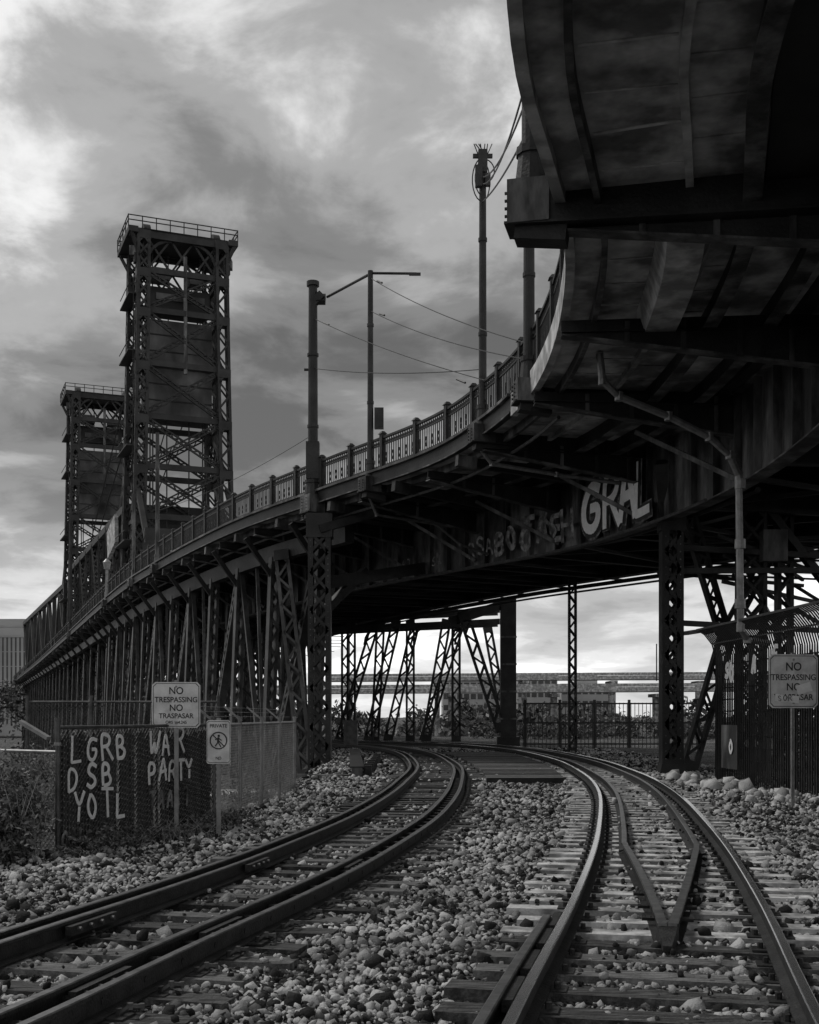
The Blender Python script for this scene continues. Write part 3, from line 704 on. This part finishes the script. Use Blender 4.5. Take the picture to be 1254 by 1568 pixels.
for y,tx,s_,th,mm in((41,'RSA',.6,.09,PAINTM),(39.6,'BOC',.8,.2,PAINTM),(43.2,'SK',.4,.06,PAINTM),(38.3,'TAE',.9,.22,PAINTM),(37.3,'SH',1.1,.16,PAINTM),(45.5,'OBT',.45,.06,PAINTM)):
    q=E.sy(y)+1.6;t=E.at(q)[1];scrawl(fb,tx,E.pt(q,4.73,7.6),(-t[0],-t[1],0),s_,th,mm,seed=int(y))
fb.obj('girder_graffiti',deck)

# ------------------------------------------------------------ chain link fence
def chain(b,p0,p1,h,z0=0,cell=.075,wt=.0045,post=True,m=GALV,npost=2,slats=False):
    p0=V((p0[0],p0[1],0));p1=V((p1[0],p1[1],0));D=p1-p0;Ln=D.length;d=D/Ln
    def W(s,z):return p0+d*s+V((0,0,z0+z))
    s=-h
    while s<Ln:
        for sg in(0,1):
            a0,a1=(s,s+h) if sg==0 else (s+h,s)
            def clip(sa,sb,za,zb):
                if sa>sb: sa,sb,za,zb=sb,sa,zb,za
                if sb<=0 or sa>=Ln:return None
                if sa<0: za=za+(zb-za)*(0-sa)/(sb-sa);sa=0
                if sb>Ln: 
                    zb=za+(zb-za)*(Ln-sa)/(sb-sa);sb=Ln
                return sa,sb,za,zb
            c=clip(a0,a1,0.0,h)
            if c:b.beam(W(c[0],c[2]),W(c[1],c[3]),wt,wt,m)
        s+=cell
    if post:
        for k in range(npost+1):
            q=Ln*k/npost;b.cyl(W(q,-.2),W(q,h+.08),.032,m,n=8)
            b.cyl(W(q,h+.08),W(q,h+.12),.042,m,n=8)
        b.cyl(W(0,h),W(Ln,h),.022,m,n=6);b.cyl(W(0,.05),W(Ln,.05),.008,m,n=5)
    if slats:
        s=.05;r=random.Random(9)
        while s<Ln-.05:
            if r.random()<.9:
                nn=V((d.y,-d.x,0))*-.02
                b.beam(W(s,.03)+nn,W(s,h-.04-r.random()*.12)+nn,.052,.004,SLAT,up=(d.y,-d.x,0))
            s+=.062
b=B()
chain(b,(-4.27,14.5),(-3.0,18.3),1.55,slats=True,npost=1,m=GALVD)
chain(b,(-3.0,18.3),(-2.55,26.5),1.6,z0=-.05,npost=4,cell=.09)
chain(b,(-4.27,14.5),(-8.5,17.5),1.25,npost=2)
chain(b,(-7.2,22.5),(-3.6,22.5),1.95,npost=3,m=GALVD)
for x,y in((-3.0,18.3),(-2.85,20.3),(-2.75,22.4),(-2.65,24.4)): b.beam((x,y,1.6),(x-.3,y,1.85),.04,.03,GALV)
for k in range(3): b.cyl((-3.1-k*.1,18.3,1.68+k*.08),(-2.65-k*.1,26.4,1.66+k*.08),.005,GALV,n=4)
b.beam((-4.35,14.4,1.42),(-4.75,14.6,1.62),.07,.04,GALV)
fence=b.obj('chain_link_fence')
fb=B();A=V((-4.27,14.5,0));D=(V((-3.0,18.3,0))-A).normalized();nn=D.cross(V((0,0,1)))
for s,z,tx,sz,sd,g in((.25,1.13,'LGRB',.31,1,.45),(2.1,1.14,'WAR',.33,2,.4),(.2,.77,'DSB',.31,3,.55),(2.1,.77,'PARTY',.28,4,.25),(.3,.38,'YOTL',.32,5,.35),(2.1,.4,'TAATT',.26,9,.25),(.05,.06,'OUCH',.2,6,.6)):
    scrawl(fb,tx,A+D*s+V((0,0,z))+nn*.012,D,sz,.045,PAINT if sd<6 else PAINTM,gap=g,seed=sd,jit=.8)
fb.obj('fence_graffiti',fence)

# ------------------------------------------------------------ right security fence
b=B();A=V((8.0,31.2,0));Cc=V((9.1,15,0));D=Cc-A;Ln=D.length;D.normalize();s=0;nl=V((D.y,-D.x,0))
if nl.x>0:nl=-nl
r=random.Random(8)
while s<Ln:
    p=A+D*s
    pr=p
    for (o,z) in((0,3.2),(.1,3.55),(.3,3.8),(.5,3.92)):
        pp=p+nl*o+V((0,0,z));b.beam(pr,pp,.03,.02,STEEL,up=(D.x,D.y,0));pr=pp
    if r.random()<.6: b.beam(p-nl*.12+D*.05+V((0,0,.1)),p-nl*.12+D*.05+V((0,0,3.1-r.random()*.6)),.01,.085,SLAT,up=D)
    s+=.13
for z in np.arange(.3,3.3,.3): b.beam(A+V((0,0,z))-nl*.03,Cc+V((0,0,z))-nl*.03,.02,.03,GALVD)
b.beam(A+nl*.5+V((0,0,3.92)),Cc+nl*.5+V((0,0,3.92)),.05,.05,GALVD)
b.beam(A+nl*.1+V((0,0,3.56)),Cc+nl*.1+V((0,0,3.56)),.04,.04,GALVD)
s=0
while s<Ln:
    p=A+D*s;b.beam(p-nl*.08,p-nl*.08+V((0,0,3.4)),.12,.12,STEEL2);s+=2.4
b.beam(A+D*.5+V((0,0,.9)),A+D*1.7+V((0,0,.9)),.04,1.1,STEEL2)
sf=b.obj('steel_security_fence')
fb=B()
for s,z,tx,sz,th in((.9,2.6,'SO',.4,.13),(2.8,2.75,'A',.4,.13),(7.3,3.0,'SC',.45,.14),(1.2,.75,'O',.35,.08),(4.2,2.9,'E',.35,.1),(9.5,3.1,'SN',.45,.12)):
    scrawl(fb,tx,A+D*s+V((0,0,z))+nl*.04,D,sz,th,PAINT,seed=int(s*3))
fb.obj('fence_graffiti',sf)

# ------------------------------------------------------------ signs
def sign(name,cx,cy,z0,z1,w,post_z,lines,tilt=0,poster=False):
    b=B();R=V((math.cos(tilt),math.sin(tilt),0));nrm=R.cross(V((0,0,1)))
    c=V((cx,cy,(z0+z1)/2));h=z1-z0
    def P(a,z,o=0):return c+R*a+V((0,0,z))+nrm*o
    k=.06*w/.9;prof=[(-w/2+k,-h/2),(w/2-k,-h/2),(w/2,-h/2+k),(w/2,h/2-k),(w/2-k,h/2),(-w/2+k,h/2),(-w/2,h/2-k),(-w/2,-h/2+k)]
    def plate(sc,o0,o1,m,hs=None):
        i=len(b.v);n=len(prof);kk=b.mi(m)
        for o in(o0,o1):
            for a,z in prof:b.v.append(tuple(P(a*sc,z*(hs or sc),o)))
        b.f.append(tuple(i+n+j for j in range(n)));b.m.append(kk);b.f.append(tuple(i+j for j in range(n))[::-1]);b.m.append(kk)
        for j in range(n):b.f.append((i+j,i+(j+1)%n,i+n+(j+1)%n,i+n+j));b.m.append(kk)
    plate(1,0,.006,WHITE);plate(.95,.0065,.0085,BLACK);plate(.925,.009,.0105,WHITE)
    b.beam(P(0,h/2+.03,-.03),V((cx,cy,post_z))-nrm*.03,.06,.04,GALV,up=nrm)
    for z in(h*.40,-h*.40): b.cyl(P(0,z,.01),P(0,z,.018),.014*w/.6,GALV,n=8)
    o=b.obj(name)
    for tx,z,s in lines: text(tx,s,P(0,z*h,.0135),R,(0,0,1),BLACK,o,'lettering',off=s*.012,ext=.001,sx=.93)
    return o,P,b
o,P,_=sign('no_trespassing_sign',7.07,22,1.83,2.82,.94,0,[('NO',.2,.21),('TRESPASSING',.02,.155),('NO',-.17,.19),('TRASPASAR',-.35,.155)],.12)
fb=B();fb.beam(P(.06,-.17,.019),P(.34,-.09,.019),.17,.003,PAINT,up=(0,-1,0));fb.beam(P(-.36,-.3,.019),P(.1,-.34,.019),.13,.003,PAINT,up=(0,-1,0))
scrawl(fb,'SOR',P(-.3,-.36,.022),(1,.12,0),.1,.01,BLACK,seed=4);fb.obj('stickers',o)
sign('no_trespassing_sign',-3.32,17.0,1.52,2.17,.68,.1,[('NO',.24,.14),('TRESPASSING',.06,.108),('NO',-.13,.13),('TRASPASAR',-.29,.1),('ORS 164.245',-.41,.06)],.08)
o,P,_=sign('no_pedestrians_sign',-2.67,16.7,1.02,1.63,.33,-.1,[('PRIVATE',.33,.07),('NO',-.40,.055)],.05)
fb=B();pr=None
for k in range(25):
    a=2*math.pi*k/24;pp=P(.115*math.cos(a),.02+.115*math.sin(a),.015)
    if pr is not None:fb.beam(pr,pp,.016,.003,BLACK,up=(0,-1,0))
    pr=pp
fb.beam(P(-.08,.10,.019),P(.08,-.06,.019),.014,.003,BLACK,up=(0,-1,0))
fb.cyl(P(.005,.085,.012),P(.005,.085,.0165),.018,BLACK,n=12)
for a,c,w in(((.0,.065),(-.005,.0),.03),((-.005,.0),(.035,-.07),.016),((-.005,0),(-.045,-.06),.016),((.0,.055),(.045,.02),.013),((.0,.055),(-.045,.03),.013)):
    fb.beam(P(a[0],a[1],.016),P(c[0],c[1],.016),w,.003,BLACK,up=(0,-1,0))
fb.obj('pictogram',o)

# ------------------------------------------------------------ retaining wall, slab
b=B();b.beam((-1.45,33,-.05),(-2.3,50,-.05),.3,.6,STEEL2);b.beam((-1.45,33,.26),(-2.3,50,.26),.4,.04,STEEL);b.beam((-1.6,33.1,-.2),(-3.6,33.6,-.2),.3,.5,STEEL2)
for i in range(8): b.beam((-1.28,33.4+i*1.4,.15),(-1.05,33.4+i*1.4,.15),.3,.3,RAILS)
b.obj('retaining_wall')
b=B();b.box(-5.6,-2.95,27.5,33,-1.4,-.35,CONCL);b.obj('concrete_pad')

# ------------------------------------------------------------ distant fence behind tracks
b=B();x=5.9
while x<15:
    b.beam((x,62,-.2),(x,62,2.35),.03,.03,STEEL);x+=.2
for x in np.arange(6,15.1,1.8): b.beam((x,62,-.3),(x,62,2.5),.13,.13,STEEL)
for z in(.2,1.3,2.3): b.beam((5.9,62,z),(15,62,z),.06,.08,STEEL)
b.obj('picket_fence')
b=B();b.beam((-3.05,62,.0),(-3.05,62,1.3),.7,.6,GALVD,up=(0,-1,0));b.beam((-3.05,62,1.3),(-3.05,62,1.42),.8,.7,GALVD,up=(0,-1,0));b.obj('signal_cabinet')
b=B()
for z,y,xa,xb,th in((10.6,300,-20,160,1.0),(6.6,255,-40,140,1.0)):
    b.beam((xa,y,z),(xb,y+6,z+1.2),9,th,CONCL);b.beam((xa,y-4.4,z+.9),(xb,y+1.6,z+2.1),.3,.7,CONCL)
    for x in np.arange(xa+5,xb,22): b.beam((x,y+2,-7),(x,y+2,z-.5),1.3,1.2,CONC,up=(0,1,0));b.beam((x-.1,y-3.5,z-.7),(x-.1,y+6,z-.7),1.6,.7,CONC)
for x in(60,95): b.cyl((x,290,10),(x,290,19),.15,STEEL,n=6)
b.obj('highway_viaduct')
def building(name,x0,x1,y,z1,nf,nc,dp=20,fin=False,roof=True):
    b=B();b.box(x0,x1,y,y+dp,-6,z1,BLDG);b.box(x0-.3,x1+.3,y-.3,y+dp+.3,z1,z1+.8,BLDG)
    fh=(z1+2)/nf;cw=(x1-x0)/nc
    for i in range(nf):
        for j in range(nc):
            if fin:b.box(x0+j*cw+cw*.3,x0+(j+1)*cw-cw*.3,y-.05,y+.2,-2+i*fh+.2,-2+(i+1)*fh-.05,GLASS)
            else:b.box(x0+j*cw+cw*.12,x0+(j+1)*cw-cw*.12,y-.05,y+.2,-2+i*fh+fh*.35,-2+(i+1)*fh-fh*.15,GLASS)
    if roof:b.box((x0+x1)/2-(x1-x0)*.2,(x0+x1)/2+(x1-x0)*.2,y+5,y+12,z1+.8,z1+4,BLDG)
    return b.obj(name)
building('office_building',-175,-133,450,31,6,26,fin=True);building('office_building',-200,-150,520,40,8,12)
building('office_building',38,52,420,15,4,6,roof=False);building('office_building',56,76,440,12.5,3,8);building('office_building',12,34,430,14,4,9,roof=False)

# ------------------------------------------------------------ vegetation
def foliage(name,blobs,n,size,m,stems=None,elong=1.6):
    cs=[]
    for (c,r,wt) in blobs:
        nn=int(n*wt);nc=max(6,nn//45)
        cc=rng.normal(size=(nc,3));cc/=np.linalg.norm(cc,axis=1)[:,None];cc*=rng.uniform(.25,1.0,(nc,1))**.5
        cc=cc*np.array(r)+np.array(c);i=rng.integers(0,nc,nn)
        cs.append(cc[i]+rng.normal(size=(nn,3))*np.array(r)*.14)
    C=np.concatenate(cs);N_=len(C);a=rng.normal(size=(N_,3));a/=np.linalg.norm(a,axis=1)[:,None];b_=np.cross(a,rng.normal(size=(N_,3)));b_/=np.linalg.norm(b_,axis=1)[:,None]
    s=size*rng.uniform(.5,1.4,(N_,1));v=np.stack([C-a*s*elong,C-b_*s*.6,C+a*s*elong,C+b_*s*.6],1).reshape(-1,3)
    f=np.arange(N_*4).reshape(-1,4)
    B_=B();B_.v=[tuple(x) for x in v.tolist()];B_.f=[tuple(x) for x in f.tolist()];B_.m=[B_.mi(m)]*N_
    if stems:
        for p0,p1,r in stems:B_.cyl(p0,p1,r,DRY,r1=r*.4,n=5)
    return B_.obj(name)
r=random.Random(4)
def stems(cx,cy,sx,sy,h,n,rr=.006,z=0):
    o=[]
    for _ in range(n):
        x=cx+r.uniform(-sx,sx);y=cy+r.uniform(-sy,sy);m_=V((x+r.uniform(-.1,.1),y,z+h*.5));e=m_+V((r.uniform(-.25,.25),r.uniform(-.1,.1),h*r.uniform(.2,.6)))
        o.append(((x,y,z-.05),m_,rr));o.append((m_,e,rr*.7))
    return o
foliage('bush',[((-5.1,14.2,.55),(.75,.6,.62),.5),((-4.7,13.6,.3),(.45,.5,.4),.25),((-6.0,14.8,.6),(.8,.6,.7),.25)],14000,.024,LEAF,stems(-5.0,14.0,.7,.4,1.1,50))
foliage('weeds',[((-3.95+t*1.3,14.4+t*4.2,.1),(.3,.4,.13+.07*math.sin(t*9)),.12) for t in np.linspace(0,1,8)],8000,.017,LEAF,stems(-3.0,16.6,.5,1.9,.32,70,.004))
foliage('weeds',[((0.35+rng.uniform(-.5,.9),10+k*2.3+rng.uniform(-1,1),.04),(.06,.06,.04),.2) for k in range(5)]+[((-2.6+.25*k,16+k*2.0,.06),(.12,.12,.07),.2) for k in range(5)],1400,.013,LEAF)
foliage('shrub',[((-4.6,18.5,.7),(.8,.8,.7),.4),((-3.6,20,.6),(.5,.9,.6),.3),((-5.8,20,.6),(1,.8,.8),.3)],9000,.026,LEAF,stems(-4.5,19,1,1,1.5,40))
foliage('shrub',[((-3.1,23.5,.25),(.25,2.2,.4),.6),((-2.75,27,.0),(.3,1.5,.4),.4)],3500,.022,LEAF,stems(-3.0,24,.2,2,.8,40))
foliage('shrub',[((9.6+k*.1,17+k*2.4,1.2),(.5,1.3,1.4),.14) for k in range(7)],12000,.04,LEAF)
foliage('distant_trees',[((x,150+rng.uniform(-10,15),rng.uniform(-3.5,-.5)),(5,4,rng.uniform(3,5)),.04) for x in np.arange(5,90,4)]+[((x,270+rng.uniform(-10,15),rng.uniform(2,5)),(8,5,rng.uniform(5,8)),.05) for x in np.arange(-130,-60,6)],22000,.35,LEAF)
foliage('distant_trees',[((x,85+rng.uniform(-3,3),rng.uniform(0,.4)),(1.8,1,rng.uniform(.8,1.5)),.06) for x in np.arange(6,26,1.6)],12000,.09,LEAF)
foliage('distant_trees',[((x,330,-1),(14,6,rng.uniform(4,8)),.04) for x in np.arange(-90,60,10)],12000,.6,LEAF)

# ------------------------------------------------------------ sky
w=bpy.data.worlds.new('World');scene.world=w;w.use_nodes=True;nt=w.node_tree;N=nt.nodes;L=nt.links
bg=N['Background'];bg.inputs['Strength'].default_value=.1
SUN_EL=math.radians(52);SUN_AZ=math.radians(-60)
sk=N.new('ShaderNodeTexSky');sk.sky_type='NISHITA';sk.sun_disc=False;sk.sun_elevation=SUN_EL;sk.sun_rotation=SUN_AZ
bw=N.new('ShaderNodeRGBToBW');L.new(sk.outputs[0],bw.inputs[0])
tc=N.new('ShaderNodeTexCoord');sep=N.new('ShaderNodeSeparateXYZ');L.new(tc.outputs['Generated'],sep.inputs[0])
def math_(op,a,b_=None,c=None):
    n=N.new('ShaderNodeMath');n.operation=op
    for i,x in enumerate((a,b_,c)):
        if x is None:continue
        if isinstance(x,(int,float)):n.inputs[i].default_value=x
        else:L.new(x,n.inputs[i])
    return n.outputs[0]
zc=math_('MAXIMUM',sep.outputs[2],0.0);zd=math_('ADD',zc,.22)
cx_=math_('DIVIDE',sep.outputs[0],zd);cy_=math_('DIVIDE',sep.outputs[1],zd)
cmb=N.new('ShaderNodeCombineXYZ');L.new(cx_,cmb.inputs[0]);L.new(cy_,cmb.inputs[1]);cmb.inputs[2].default_value=3.3
def noise(sc,det,ro,dist):
    n=N.new('ShaderNodeTexNoise');n.inputs['Scale'].default_value=sc;n.inputs['Detail'].default_value=det;n.inputs['Roughness'].default_value=ro;n.inputs['Distortion'].default_value=dist;L.new(cmb.outputs[0],n.inputs['Vector']);return n.outputs['Fac']
n1=noise(1.3,3,.5,.3);n2=noise(3.9,7,.58,.3)
s_=math_('ADD',math_('MULTIPLY',n1,.58),math_('MULTIPLY',n2,.42))
rp=N.new('ShaderNodeValToRGB');cr=rp.color_ramp;cr.interpolation='EASE'
cr.elements[0].position=.37;cr.elements[0].color=(.11,.11,.11,1);cr.elements[1].position=.63;cr.elements[1].color=(.95,.95,.95,1)
e=cr.elements.new(.45);e.color=(.22,.22,.22,1);e=cr.elements.new(.53);e.color=(.42,.42,.42,1)
L.new(s_,rp.inputs[0])
hz=math_('SUBTRACT',1.0,math_('MULTIPLY',zc,5.0));hz=math_('MAXIMUM',hz,0.0)
# cloud brightness turned down overhead in front, turned up in unseen sky behind viewer
thick=math_('MULTIPLY_ADD',math_('MULTIPLY',zc,sep.outputs[1]),-.55,1.08)
lum=math_('ADD',math_('MULTIPLY',math_('MULTIPLY',rp.outputs[0],thick),10.5),math_('MULTIPLY',hz,4.5))
tot=math_('ADD',lum,math_('MULTIPLY',bw.outputs[0],.1))
L.new(tot,bg.inputs['Color'])
sun=bpy.data.lights.new('sun','SUN');sun.energy=1.5;sun.angle=math.radians(10);sun.color=(1,.985,.96)
so=bpy.data.objects.new('sun',sun);scene.collection.objects.link(so)
dv=V((math.sin(SUN_AZ)*math.cos(SUN_EL),math.cos(SUN_AZ)*math.cos(SUN_EL),math.sin(SUN_EL)))
so.rotation_euler=dv.to_track_quat('Z','Y').to_euler()

# ------------------------------------------------------------ camera
cam=bpy.data.cameras.new('camera');co=bpy.data.objects.new('camera',cam);scene.collection.objects.link(co);scene.camera=co
co.location=(0,0,1.7);co.rotation_euler=(math.radians(90),0,0)
cam.sensor_fit='HORIZONTAL';cam.sensor_width=24;cam.lens=35;cam.shift_y=.248;cam.clip_end=6000;cam.clip_start=.1
scene.view_settings.view_transform='Standard';scene.view_settings.look='None';scene.view_settings.exposure=0
